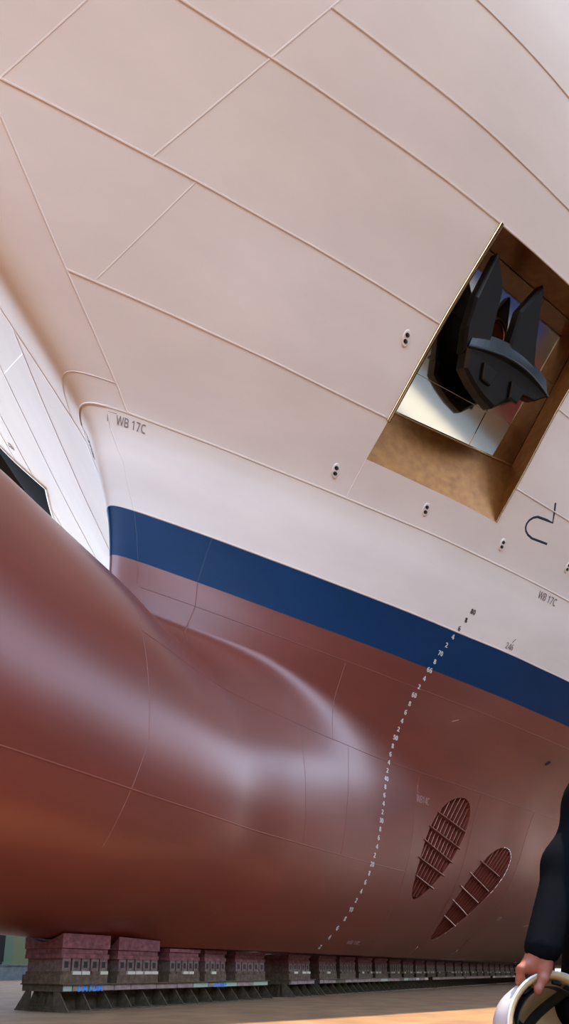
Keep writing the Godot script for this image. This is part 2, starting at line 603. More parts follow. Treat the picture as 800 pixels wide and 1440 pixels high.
	# welds that run over the stem
	for z in [16.15, 16.6, 20.0, 21.85]:
		var P := []
		var N := []
		var high: bool = z > 16.3
		for i in 25:
			var t := i / 12.0 - 1.0
			var f := func(q): return on_hull(stem_at(z) + (seam_s(z, high) - stem_at(z)) * q * q, z, signf(q))
			P.append(f.call(t))
			var d: Vector3 = f.call(t + .02) - f.call(t - .02)
			N.append(Vector3(-d.z, 0, d.x).normalized() if Vector3(-d.z, 0, d.x).dot(Vector3(t, 0, .3)) > 0 else Vector3(d.z, 0, -d.x).normalized())
		put("weld_seam", ribbon(P, N, .07 if z < 16.5 else .035, .02 if z < 16.5 else .008), mats.weld_white, ship)
	# black panel painted for a dark opening on the far side, under the flare
	var added_panel := func(a, b):
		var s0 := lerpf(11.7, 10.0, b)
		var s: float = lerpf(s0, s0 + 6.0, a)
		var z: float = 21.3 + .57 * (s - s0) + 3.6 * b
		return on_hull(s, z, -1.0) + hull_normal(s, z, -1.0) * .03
	put("opening_panel", patch(added_panel, 16, 12, Vector3(-1, 0, 0)), mats.opening_black, ship)
	weld([Vector2(11.62, 21.25), Vector2(10.75, 23.1), Vector2(9.9, 24.9)], -1.0, .12, .06)
	weld([Vector2(11.62, 21.22), Vector2(14.7, 22.95), Vector2(17.7, 24.68)], -1.0, .12, .06)
	var flat := func(a, b): return Vector3((b * 2 - 1) * half_breadth(lerpf(9.2, 130, a), 1.5), 1.5, -lerpf(9.2, 130, a))
	put("keel_plate", patch(flat, 60, 2, Vector3.DOWN), mats.hull_paint, ship)
	var deck := func(a, b): return Vector3((b * 2 - 1) * half_breadth(lerpf(-8.4, 130, a * a), 31.0), 31.0, -lerpf(-8.4, 130, a * a))
	put("added_superstructure", box_mesh(Vector3(-18.5, 31, -130), Vector3(18.5, 58, -30)), mats.shed_white, ship)  # unseen block, added to shade the floor on the far side
	put("added_bridge_house", box_mesh(Vector3(-14, 31, -30), Vector3(14, 58, -13)), mats.shed_white, ship)  # unseen forward block, added and sized to shade the far-side floor
	put("deck", patch(deck, 60, 2, Vector3.UP), mats.hull_paint, ship)

# ------------------------------------------------------------------ anchor pocket and anchor
var po: Vector3   # middle of the pocket's mouth
var pu: Vector3   # aft along the mouth
var pv: Vector3   # up along the mouth
var pn: Vector3   # out of the hull

func pocket_point(u: float, v: float, n: float) -> Vector3:
	return po + pu * u + pv * v + pn * n

func build_pocket():
	var c := [on_hull(pocket_l(17.1), 17.1), on_hull(pocket_r(17.1), 17.1), on_hull(pocket_r(21.85), 21.85), on_hull(pocket_l(21.85), 21.85)]
	po = (c[0] + c[1] + c[2] + c[3]) / 4.0
	pu = (c[1] - c[0] + c[2] - c[3]).normalized()
	var up: Vector3 = c[3] - c[0] + c[2] - c[1]
	pv = (up - pu * up.dot(pu)).normalized()
	pn = pu.cross(pv)
	var root := Node3D.new()
	root.name = "anchor_pocket"
	root.set_meta("label", "recessed anchor pocket of polished steel")
	ship.add_child(root)
	# corners of the back wall
	var deep := -1.15
	var bl := pocket_point(-2.85, -1.55, deep)
	var br := pocket_point(2.75, -1.15, deep)
	var tr := pocket_point(3.25, 3.15, deep)
	var tl := pocket_point(-2.0, 3.25, deep)
	var edge := func(za, zb, right):
		var l := []
		for i in 13:
			var z := lerpf(za, zb, i / 12.0)
			l.append(on_hull(pocket_r(z) if right else pocket_l(z), z))
		return l
	var level_edge := func(z):
		var l := []
		for i in 13:
			l.append(on_hull(lerpf(pocket_l(z), pocket_r(z), i / 12.0), z))
		return l
	var wall := func(called, rim, a, b, mat, out):
		var st := SurfaceTool.new()
		st.begin(Mesh.PRIMITIVE_TRIANGLES)
		for i in rim.size() - 1:
			var f0: float = i / float(rim.size() - 1)
			var f1: float = (i + 1) / float(rim.size() - 1)
			quad(st, rim[i], rim[i + 1], a.lerp(b, f1), a.lerp(b, f0), out)
		put(called, st.commit(), mat, root)
	wall.call("side_wall", edge.call(17.1, 21.85, false), bl, tl, mats.polished_steel, pu)
	wall.call("side_wall", edge.call(17.1, 21.85, true), br, tr, mats.stained_steel, -pu)
	wall.call("sill", level_edge.call(17.1), bl, br, mats.stained_steel, pn)
	wall.call("top_wall", level_edge.call(21.85), tl, tr, mats.stained_steel, -pv)
	# back wall in panels with open joints between
	var cut_v := [0.0, .25, .62, 1.0]
	var cut_u := [0.0, .62, 1.0]
	for j in 3:
		for i in 2:
			var g := .004
			var at := func(u, v): return bl.lerp(br, u).lerp(tl.lerp(tr, u), v)
			var st := SurfaceTool.new()
			st.begin(Mesh.PRIMITIVE_TRIANGLES)
			var q := [at.call(cut_u[i] + g, cut_v[j] + g), at.call(cut_u[i + 1] - g, cut_v[j] + g), at.call(cut_u[i + 1] - g, cut_v[j + 1] - g), at.call(cut_u[i] + g, cut_v[j + 1] - g)]
			quad(st, q[0], q[1], q[2], q[3], pn)
			for k in 4:
				quad(st, q[k], q[(k + 1) % 4], q[(k + 1) % 4] - pn * .03, q[k] - pn * .03, (q[k] + q[(k + 1) % 4]) * .5 - (q[0] + q[2]) * .5)
			put("back_panel", st.commit(), mats.polished_steel, root)
	var sb := SurfaceTool.new()
	sb.begin(Mesh.PRIMITIVE_TRIANGLES)
	quad(sb, bl - pn * .03, br - pn * .03, tr - pn * .03, tl - pn * .03, pn)
	put("back_wall", sb.commit(), mats.polished_steel, root)
	# rounded rim bars
	var bar := func(called, pts, r, mat): put(called, tube(pts, r, 8), mat, root)
	bar.call("rim_bar", edge.call(17.95, 21.85, false), .075, mats.rim_steel)
	bar.call("rim_bar", edge.call(17.1, 21.85, true), .03, mats.rim_steel)
	bar.call("rim_bar", [bl, bl.lerp(br, .5), br], .05, mats.rim_steel)
	# mouth of the hawse pipe
	var ring := []
	for i in 25:
		ring.append(pocket_point(-.12 + .42 * cos(TAU * i / 24), 1.55 + .42 * sin(TAU * i / 24), -1.05))
	bar.call("pipe_rim", ring, .075, mats.rim_steel)
	var disc := SurfaceTool.new()
	disc.begin(Mesh.PRIMITIVE_TRIANGLES)
	for i in 24:
		quad(disc, pocket_point(-.12, 1.55, -1.1), ring[i] - pn * .05, ring[i + 1] - pn * .05, ring[i + 1] - pn * .05, pn)
	put("pipe_mouth", disc.commit(), mats.stained_steel, root)

func tube(pts: Array, r, sides := 8, closed_ends := true) -> ArrayMesh:
	var P := PackedVector3Array()
	var N := PackedVector3Array()
	var I := PackedInt32Array()
	var ref := Vector3.UP
	for i in pts.size():
		var t: Vector3 = (pts[min(i + 1, pts.size() - 1)] - pts[max(i - 1, 0)]).normalized()
		if absf(t.dot(ref)) > .95:
			ref = Vector3(.6, .1, .79)
		var a := t.cross(ref).normalized()
		var b := t.cross(a).normalized()
		ref = b.cross(t) if false else ref
		var rr: float = r[i] if r is Array else r
		for k in sides:
			var n := a * cos(TAU * k / sides) + b * sin(TAU * k / sides)
			P.append(pts[i] + n * rr)
			N.append(n)
	for i in pts.size() - 1:
		for k in sides:
			var o := i * sides + k
			var q := i * sides + (k + 1) % sides
			I.append_array([o, o + sides, q, q, o + sides, q + sides])
	if closed_ends:
		for e in [0, pts.size() - 1]:
			var c := P.size()
			var t: Vector3 = (pts[1] - pts[0]) * -1.0 if e == 0 else pts[-1] - pts[-2]
			P.append(pts[e])
			N.append(t.normalized())
			for k in sides:
				I.append_array([c, e * sides + k, e * sides + (k + 1) % sides])
	var arr := []
	arr.resize(Mesh.ARRAY_MAX)
	arr[Mesh.ARRAY_VERTEX] = P
	arr[Mesh.ARRAY_NORMAL] = N
	arr[Mesh.ARRAY_INDEX] = I
	var m := ArrayMesh.new()
	m.add_surface_from_arrays(Mesh.PRIMITIVE_TRIANGLES, arr)
	return m

# a polygon with a front and a back outline, joined by walls; the front may be smaller (bevel)
func slab(outline: Array, back: float, front: float, bevel := .04) -> ArrayMesh:
	var st := SurfaceTool.new()
	st.begin(Mesh.PRIMITIVE_TRIANGLES)
	var pv2 := PackedVector2Array(outline)
	var inner: Array = Geometry2D.offset_polygon(pv2, -bevel)
	var tri := Geometry2D.triangulate_polygon(pv2)
	var mid := Vector2.ZERO
	for p in outline:
		mid += p / outline.size()
	for z in [back, front]:
		for i in range(0, tri.size(), 3):
			var shrink := func(p): return p.lerp(mid, bevel / maxf(p.distance_to(mid), .01))
			var a: Vector2 = shrink.call(pv2[tri[i]])
			var b: Vector2 = shrink.call(pv2[tri[i + 1]])
			var c: Vector2 = shrink.call(pv2[tri[i + 2]])
			quad(st, Vector3(a.x, a.y, z), Vector3(b.x, b.y, z), Vector3(c.x, c.y, z), Vector3(c.x, c.y, z), Vector3(0, 0, z - (back + front) * .5))
	var n := outline.size()
	for i in n:
		var a: Vector2 = outline[i]
		var b: Vector2 = outline[(i + 1) % n]
		var sa := a.lerp(mid, bevel / maxf(a.distance_to(mid), .01))
		var sb := b.lerp(mid, bevel / maxf(b.distance_to(mid), .01))
		var o := Vector3((a + b).x * .5 - mid.x, (a + b).y * .5 - mid.y, 0)
		quad(st, Vector3(a.x, a.y, back + bevel), Vector3(b.x, b.y, back + bevel), Vector3(b.x, b.y, front - bevel), Vector3(a.x, a.y, front - bevel), o)
		quad(st, Vector3(a.x, a.y, front - bevel), Vector3(b.x, b.y, front - bevel), Vector3(sb.x, sb.y, front), Vector3(sa.x, sa.y, front), o)
		quad(st, Vector3(a.x, a.y, back + bevel), Vector3(b.x, b.y, back + bevel), Vector3(sb.x, sb.y, back), Vector3(sa.x, sa.y, back), o)
	return st.commit()

func build_anchor():
	var a := thing("anchor", "dark blue-black ship anchor with two upright flukes, stowed in a steel pocket", "anchor")
	a.transform = Transform3D(Basis(pu, pv, pn), po)
	var v := func(x, y): return Vector2(x, y)
	put("fluke", slab([v.call(-1.57, 2.84), v.call(-.99, 2.35), v.call(-.74, 1.29), v.call(-.62, .6), v.call(-1.5, .45), v.call(-1.72, 1.0), v.call(-1.78, 1.75)], -.62, -.12, .09), mats.anchor_paint, a)
	put("fluke", slab([v.call(.35, 2.94), v.call(-.10, 2.12), v.call(.02, 1.25), v.call(.3, .6), v.call(1.62, .5), v.call(1.25, 1.2), v.call(.96, 1.78)], -.62, -.12, .09), mats.anchor_paint, a)
	# crown: a shell whose lip arches over the tripping palms
	var lip := []
	for i in 17:
		var t := i / 16.0
		lip.append(Vector2(lerpf(-1.5, 2.12, t), .46 + .42 * sin(PI * (.1 + .72 * t))))
	var under := [v.call(1.75, .42), v.call(1.0, .3), v.call(.55, -.1), v.call(.21, -.4), v.call(-.35, -.3), v.call(-.9, -.12), v.call(-1.35, .1)]
	put("crown", slab(lip + under, -.6, .02, .1), mats.anchor_paint, a)
	var path := []
	for p in lip:
		path.append(Vector3(p.x, p.y, .0 + .14 * sin(PI * (p.x + 1.5) / 3.62)))
	put("crown_lip", tube(path, .045, 8), mats.anchor_paint, a)
	var st := SurfaceTool.new()
	st.begin(Mesh.PRIMITIVE_TRIANGLES)
	for i in 16:   # the shell between the lip and the flukes
		quad(st, path[i], path[i + 1], Vector3(lip[i + 1].x * .9, lip[i + 1].y + .45, -.2), Vector3(lip[i].x * .9, lip[i].y + .45, -.2), Vector3(0, .5, 1))
		quad(st, path[i], path[i + 1], Vector3(lip[i + 1].x * .8 + .05, lip[i + 1].y - .12, -.05), Vector3(lip[i].x * .8 + .05, lip[i].y - .12, -.05), Vector3(0, -.5, 1))
	put("crown_shell", st.commit(), mats.anchor_paint, a)
	put("shank", slab([v.call(-.35, 1.35), v.call(.05, 1.35), v.call(.3, .2), v.call(-.2, .2)], -1.0, -.55, .05), mats.anchor_paint, a)
	for x in [-.5, .75]:
		put("tripping_palm", slab([v.call(x - .32, .45), v.call(x + .32, .42), v.call(x + .2, .02), v.call(x - .18, .05)], .0, .16, .04), mats.anchor_paint, a)

# ------------------------------------------------------------------ thruster openings
func build_thrusters():
	ring_plate(Rect2(21, 3.2, 4.1, 5.45), hole_one, Vector2(23.15, 6.0))
	ring_plate(Rect2(25.1, 2.0, 4.5, 5.4), hole_two, Vector2(27.03, 4.5))
	var rods := [[[22.46, 7.37, 24.72, 6.87], [22.03, 6.72, 24.61, 6.12], [21.8, 6.13, 24.27, 5.47], [21.65, 5.39, 23.96, 4.88], [21.81, 4.67, 23.48, 4.30]],
		[[26.36, 5.87, 28.39, 5.37], [25.8, 5.28, 28.12, 4.64], [25.42, 4.67, 27.77, 4.08], [25.29, 4.05, 27.42, 3.5], [25.35, 3.36, 27.13, 2.96]]]
	for k in 2:
		var hole: Callable = hole_one if k == 0 else hole_two
		var mid := Vector2(23.15, 6.0) if k == 0 else Vector2(27.03, 4.5)
		var shear := .38 if k == 0 else .525
		var root := Node3D.new()
		root.name = "thruster_grille"
		root.set_meta("label", "leaf-shaped thruster opening with bars, %s" % ("nearer the draft marks" if k == 0 else "farther from the draft marks"))
		ship.add_child(root, true)
		var st := SurfaceTool.new()
		st.begin(Mesh.PRIMITIVE_TRIANGLES)
		var cap := SurfaceTool.new()
		cap.begin(Mesh.PRIMITIVE_TRIANGLES)
		var far := Vector3(-3.4, 0, 0)
		var rim := []
		for i in 49:
			var h: Vector2 = hole.call(TAU * i / 48)
			rim.append(on_hull(h.x, h.y))
		var centre := on_hull(mid.x, mid.y)
		for i in 48:
			quad(st, rim[i], rim[i + 1], rim[i + 1] + far, rim[i] + far, centre - rim[i])
			quad(cap, centre + far, rim[i] + far, rim[i + 1] + far, rim[i + 1] + far, Vector3.RIGHT)
		put("tunnel_wall", st.commit(), mats.grille_bar, root)
		put("tunnel_back", cap.commit(), mats.grille_bar, root)
		for c in [-.98, -.7, -.42, -.14, .14, .42, .7, .98]:
			# find how far this bar runs inside the hole
			var inside := []
			for i in 60:
				var z := mid.y + lerpf(-2.2, 2.2, i / 59.0)
				var sn := (z - mid.y) / 2.22
				var w := 1.22 * sqrt(maxf(1 - sn * sn, 0)) * (1 + .22 * sn)
				if absf(c) < w:
					inside.append(on_hull(mid.x + shear * (z - mid.y) + c, z))
			if inside.size() > 3:
				var bar := SurfaceTool.new()
				bar.begin(Mesh.PRIMITIVE_TRIANGLES)
				var t := Vector3(.0, 0, -.022)
				for i in range(0, inside.size() - 1, 3):
					var a: Vector3 = inside[i] + Vector3(-.03, 0, 0)
					var b: Vector3 = inside[min(i + 3, inside.size() - 1)] + Vector3(-.03, 0, 0)
					var d := Vector3(-.5, 0, 0)
					quad(bar, a - t, b - t, b + t, a + t, Vector3.RIGHT)
					quad(bar, a - t, b - t, b - t + d, a - t + d, -t)
					quad(bar, a + t, b + t, b + t + d, a + t + d, t)
				put("grille_bar", bar.commit(), mats.grille_bar, root)
		for r in rods[k]:
			var pts := []
			for i in 9:
				var f := lerpf(.02, .98, i / 8.0)
				pts.append(on_hull(lerpf(r[0], r[2], f), lerpf(r[1], r[3], f)) + Vector3(-.0, 0, 0))
			put("cross_rod", tube(pts, .038, 7), mats.grille_rod, root)

# ------------------------------------------------------------------ marks and lettering on the hull
func hull_frame(s: float, z: float, side := 1.0) -> Transform3D:
	var n := hull_normal(s, z, side)
	var t := (on_hull(s + .05, z, side) - on_hull(s - .05, z, side)).normalized() * side
	t = (t - n * t.dot(n)).normalized()
	return Transform3D(Basis(t, n.cross(t), n), on_hull(s, z, side) + n * .012)

func letter(text: String, s: float, z: float, high: float, mat: Material, squeeze := 1.0, side := 1.0, called := "lettering"):
	var f := SystemFont.new()
	f.font_names = PackedStringArray(["Droid Sans"])
	f.font_weight = 700 if called == "draft_mark" else 400
	var tm := TextMesh.new()
	tm.text = text
	tm.font = f
	tm.font_size = 32
	tm.depth = .01
	tm.pixel_size = high / 23.0
	tm.curve_step = 2.0
	var o := put(called, tm, mat, ship)
	var fr := hull_frame(s, z, side)
	fr.basis = fr.basis * Basis.from_scale(Vector3(squeeze, 1, 1))
	o.transform = fr

# a flat painted stroke along (s, z) points
func stroke(called: String, pts: Array, wide: float, mat: Material, side := 1.0):
	var P := []
	var N := []
	for p in pts:
		P.append(on_hull(p.x, p.y, side))
		N.append(hull_normal(p.x, p.y, side))
	put(called, ribbon(P, N, wide, .008), mat, ship)

func oval(called: String, s: float, z: float, a: float, b: float, thick: float, turn: float, mat: Material, parent: Node, lift := 0.0, side := 1.0):
	var st := SurfaceTool.new()
	st.begin(Mesh.PRIMITIVE_TRIANGLES)
	var c := func(i, k, y): return Vector3(a * k * cos(TAU * i / 16), b * k * sin(TAU * i / 16), y)
	for i in 16:
		quad(st, Vector3(0, 0, thick), c.call(i, .85, thick), c.call(i + 1, .85, thick), c.call(i + 1, .85, thick), Vector3.BACK)
		quad(st, c.call(i, .85, thick), c.call(i + 1, .85, thick), c.call(i + 1, 1.0, -.01), c.call(i, 1.0, -.01), c.call(i, 1, .02))
	var o := put(called, st.commit(), mat, parent)
	var fr := hull_frame(s, z, side)
	o.transform = fr * Transform3D(Basis(Vector3.BACK, turn), Vector3(0, 0, lift))
	return o

func build_marks():
	var line := [[1.5, 17.6], [2.71, 18.19], [4.31, 18.64], [5.94, 18.86], [7.59, 19.03], [9.26, 19.26], [11.2, 19.5], [12.85, 19.9], [14.52, 20.43], [15, 20.6]]
	for k in range(1, 41):
		var d := k * 2
		var z := 1.40 + .164 * d
		var i := 0
		while i < line.size() - 2 and z > line[i + 1][0]:
			i += 1
		var s: float = lerpf(line[i][1], line[i + 1][1], (z - line[i][0]) / (line[i + 1][0] - line[i][0]))
		var text := str(d) if d % 10 == 0 or d == 66 else str(d % 10)
		letter(text, s, z, .18, mats.mark_dark if z > WHITE_FROM - .1 else mats.mark_white, .9 if d % 10 == 0 else 1.0, 1.0, "draft_mark")
	letter("WB 17C", 8.62, 15.93, .21, mats.mark_grey, .8)
	stroke("frame_mark", [Vector2(8.14, 15.86), Vector2(8.06, 16.06), Vector2(8.25, 16.06)], .025, mats.mark_grey)
	letter("WB 17C", 8.42, 15.8, .17, mats.mark_dark, .8, -1.0)
	letter("WB 17C", 23.3, 15.9, .26, mats.mark_grey, .9)
	letter("246", 22.75, 13.95, .22, mats.mark_grey, .9)
	stroke("frame_mark", [Vector2(22.78, 14.1), Vector2(22.86, 14.26)], .03, mats.mark_dark)
	letter("WB14C", 21.42, 7.62, .28, mats.mark_pink, .7)
	stroke("frame_mark", [Vector2(20.98, 8.15), Vector2(21.02, 7.86), Vector2(21.2, 7.86)], .03, mats.mark_pink)
	letter("WB 16C", 19.65, 1.94, .16, mats.mark_pink, 1.2)
	letter("K2", 30.8, 3.55, .22, mats.mark_pink, 1.2)
	stroke("frame_mark", [Vector2(34.3, 3.36), Vector2(34.95, 3.47)], .06, mats.mark_pink)
	stroke("frame_mark", [Vector2(21.78, 10.84), Vector2(22.08, 10.98)], .04, mats.mark_pink)
	# the bulbous bow sign
	var sign := [Vector2(20.91, 18.2), Vector2(21.13, 17.98), Vector2(21.35, 17.75), Vector2(21.08, 17.735), Vector2(20.83, 17.71), Vector2(20.64, 17.69), Vector2(20.51, 17.62), Vector2(20.44, 17.52), Vector2(20.44, 17.43), Vector2(20.49, 17.34), Vector2(20.6, 17.26), Vector2(20.78, 17.2), Vector2(21.02, 17.17), Vector2(21.38, 17.2), Vector2(21.74, 17.23)]
	stroke("bulb_sign", sign, .1, mats.mark_navy)
	# lifting lugs let into the plating
	for p in [[13.29, 19.47, 1.0], [13.72, 16.62, 1.0], [16.85, 16.63, 1.0], [20.11, 16.68, 1.0], [23.27, 16.98, 1.0], [13.72, 16.62, -1.0], [10.2, 22.4, -1.0]]:
		var pad: MeshInstance3D = oval("lug_pad", p[0], p[1], .14, .22, .02, 0.0, mats.weld_white, ship, 0.0, p[2])
		for y in [-.075, .075]:
			var st := SurfaceTool.new()
			st.begin(Mesh.PRIMITIVE_TRIANGLES)
			for i in 12:
				quad(st, Vector3(0, y, .028), Vector3(.075 * cos(TAU * i / 12), y + .055 * sin(TAU * i / 12), .028), Vector3(.075 * cos(TAU * (i + 1) / 12), y + .055 * sin(TAU * (i + 1) / 12), .028), Vector3(.075 * cos(TAU * (i + 1) / 12), y + .055 * sin(TAU * (i + 1) / 12), .0), Vector3.BACK)
			put("lug_hole_shade", st.commit(), mats.hole_shade, pad)  # flat dark oval painted as the hole's inner shade
	oval("drain_hole_shade", 28.7, 10.73, .2, .1, .02, .6, mats.hole_shade, ship)  # raised dark oval painted for the shade in the drain

# ------------------------------------------------------------------ keel blocks
func under_hull(s: float, x: float) -> float:
	var lo := 1.5
	var hi := 6.0
	x = maxf(absf(x), .03)
	if half_breadth(s, 1.5) >= absf(x):
		return 1.5
	for i in 24:
		var m := (lo + hi) * .5
		if half_breadth(s, m) < absf(x):
			lo = m
		else:
			hi = m
	return lo

func build_keel_blocks():
	var rng := RandomNumberGenerator.new()
	rng.seed = 9
	var stands := [[7.9, 15.6], [16.9, 18.6], [19.0, 30.8], [31.5, 44.0], [44.7, 58.0], [58.7, 74.0]]
	var names := ["under the bulb, with blue sprayed letters", "short, behind the long stand under the bulb", "under the draft marks", "under the thruster openings", "far aft", "farthest aft"]
	var blocks := [[7.85, 9.15], [9.41, 10.76], [11.14, 12.34], [12.55, 13.51], [13.96, 15.53], [16.94, 18.4]]
	var s := 19.05
	while s < 73:
		blocks.append([s, s + 1.4])
		s += 1.68
	for i in stands.size():
		var a: float = stands[i][0]
		var b: float = stands[i][1]
		var t := thing("keel_block_stand", "rusty steel stand with slanted gussets, " + names[i], "stand", Vector3(0, 0, -(a + b) * .5))
		var h := (b - a) * .5
		put("base_flange", box_mesh(Vector3(-.98, 0, -h), Vector3(.98, .03, h)), mats.stand_steel, t)
		put("web", box_mesh(Vector3(-.42, .03, -h + .1), Vector3(.42, .43, h - .1)), mats.stand_steel, t)
		put("top_slab", box_mesh(Vector3(-.74, .43, -h), Vector3(.74, .57, h)), mats.stand_steel, t)
		put("top_cover", box_mesh(Vector3(-.80, .57, -h - .02), Vector3(.80, .595, h + .02)), mats.stand_steel, t)
		# painted edge panels
		var z := -h
		while z < h - .2:
			var w := minf(rng.randf_range(.4, .85), h - z)
			var mat: Material = mats.slab_edge
			var pick := rng.randf()
			if pick < .12:
				mat = mats.tag_green
			elif pick < .2:
				mat = mats.tag_cream
			elif pick < .27:
				mat = mats.stand_steel
			put("edge_panel", box_mesh(Vector3(.735, .44, z + .012), Vector3(.752, .56, z + w - .012)), mat, t)
			z += w
		var gusset := SurfaceTool.new()
		gusset.begin(Mesh.PRIMITIVE_TRIANGLES)
		for side in [1.0]:
			for f in [-.012, .012]:
				quad(gusset, Vector3(side * .42, .03, f), Vector3(side * .96, .03, f), Vector3(side * .62, .43, f), Vector3(side * .42, .43, f), Vector3(0, 0, f))
			quad(gusset, Vector3(side * .96, .03, -.012), Vector3(side * .96, .03, .012), Vector3(side * .62, .43, .012), Vector3(side * .62, .43, -.012), Vector3(side, .5, 0))
		var gm := gusset.commit()
		var n := int((b - a) / .56)
		for k in n + 1:
			var g := put("gusset", gm, mats.stand_steel, t)
			g.position.z = lerpf(-h + .02, h - .02, float(k) / n)
			var g2 := put("gusset", gm, mats.stand_steel, t)
			g2.position.z = g.position.z
			g2.rotation.y = PI
		for e in [-1, 1]:
			for x in [-.3, 0.0, .3]:
				var st := SurfaceTool.new()
				st.begin(Mesh.PRIMITIVE_TRIANGLES)
				for f in [-.012, .012]:
					quad(st, Vector3(x + f, .03, e * (h - .1)), Vector3(x + f, .03, e * (h + .12)), Vector3(x + f, .43, e * (h - .02)), Vector3(x + f, .43, e * (h - .1)), Vector3(f, 0, 0))
				put("end_gusset", st.commit(), mats.stand_steel, t)
		if i == 0:
			for w in [[8.62, "FATDA"], [13.2, "FATH"]]:
				var f := SystemFont.new()
				f.font_names = PackedStringArray(["Droid Sans"])
				f.font_weight = 900
				var tm := TextMesh.new()
				tm.text = w[1]
				tm.font = f
				tm.font_size = 32
				tm.depth = .004
				tm.pixel_size = .0070
				tm.curve_step = 2.0
				var o := put("sprayed_letters", tm, mats.spray_blue, t)
				o.transform = Transform3D(Basis(Vector3(0, 0, -1), Vector3.UP, Vector3.RIGHT), Vector3(.756, .50, (a + b) * .5 - w[0]))
	for i in blocks.size():
		var a: float = blocks[i][0]
		var b: float = blocks[i][1]
		var nth: String = ["first", "second", "third", "fourth", "fifth", "sixth", "seventh", "eighth", "ninth", "tenth", "eleventh", "twelfth", "thirteenth", "fourteenth", "fifteenth", "sixteenth", "seventeenth", "eighteenth", "nineteenth", "twentieth"][(i if i < 6 else i - 6) % 20]
		var where := "on the stand under the bulb" if i < 5 else "on the short stand" if i == 5 else "in the long row running aft"
		var said := nth + " red timber keel block from the forward end, " + where if i != 5 else "lone red timber keel block on the short stand"
		if i >= 26:
			said = nth + " red timber keel block of the row's after half, far under the ship"
		var t := thing("keel_block", said, "keel block", Vector3(0, .595, -(a + b) * .5), 0.0, "keel blocks " + where)
		var h := (b - a) * .5
		put("base_timber", box_mesh(Vector3(-.70, 0, -h + rng.randf_range(0, .04)), Vector3(.70, .2, h)), mats.timber_brown, t)
		var n := 5 if b - a > 1.0 else 4
		for k in n:
			var z0 := lerpf(-h + .02, h - .02, float(k) / n)
			var z1 := lerpf(-h + .02, h - .02, (k + 1.0) / n) - .04
			var tag: Material = mats.tag_cream if rng.randf() < .4 else mats.timber_brown
			put("wedge", box_mesh(Vector3(-.68, .2, z0), Vector3(.71 + rng.randf_range(-.02, .02), .275, z1)), tag, t)
			var bx := put("wedge_box", box_mesh(Vector3(-.62, .275, z0), Vector3(.66, .56, z1)), mats.box_steel, t)
			put("box_hole_shade", box_mesh(Vector3(.655, .35, lerpf(z0, z1, .28)), Vector3(.664, .49, lerpf(z0, z1, .75))), mats.hole_shade, bx)  # dark plate painted for the shade inside the box
		put("middle_timber", box_mesh(Vector3(-.66, .56, -h), Vector3(.68, .66, h)), mats.timber_red, t)
		# top timbers, cut to the hull
		var top := SurfaceTool.new()
		top.begin(Mesh.PRIMITIVE_TRIANGLES)
		var xs := [-.7, -.55, -.4, -.25, -.1, .0, .1, .25, .4, .55, .7]
		for j in 10:
			var y := []
			for e in [[xs[j], a], [xs[j + 1], a], [xs[j + 1], b], [xs[j], b]]:
				var low := under_hull(e[1], e[0])
				for f in [.2, .4, .6, .8]:
					low = minf(low, under_hull(lerpf(a, b, f), e[0]))
				y.append(minf(low - .63, 1.25))
			var p := [Vector3(xs[j], y[0], h), Vector3(xs[j + 1], y[1], h), Vector3(xs[j + 1], y[2], -h), Vector3(xs[j], y[3], -h)]
			quad(top, p[0], p[1], p[2], p[3], Vector3.UP)
			var dn := func(q): return Vector3(q.x, .78, q.z)
			quad(top, p[0], p[1], dn.call(p[1]), dn.call(p[0]), Vector3.BACK)
			quad(top, p[3], p[2], dn.call(p[2]), dn.call(p[3]), Vector3.FORWARD)
			quad(top, dn.call(p[0]), dn.call(p[1]), dn.call(p[2]), dn.call(p[3]), Vector3.DOWN)
			if j == 0:
				quad(top, p[0], p[3], dn.call(p[3]), dn.call(p[0]), Vector3.LEFT)
			if j == 9:
				quad(top, p[1], p[2], dn.call(p[2]), dn.call(p[1]), Vector3.RIGHT)
		put("top_timber", top.commit(), mats.timber_red, t)
		put("packing_plank", box_mesh(Vector3(-.68, .665, -h + .03), Vector3(.66, .775, h - .02)), mats.timber_red, t)

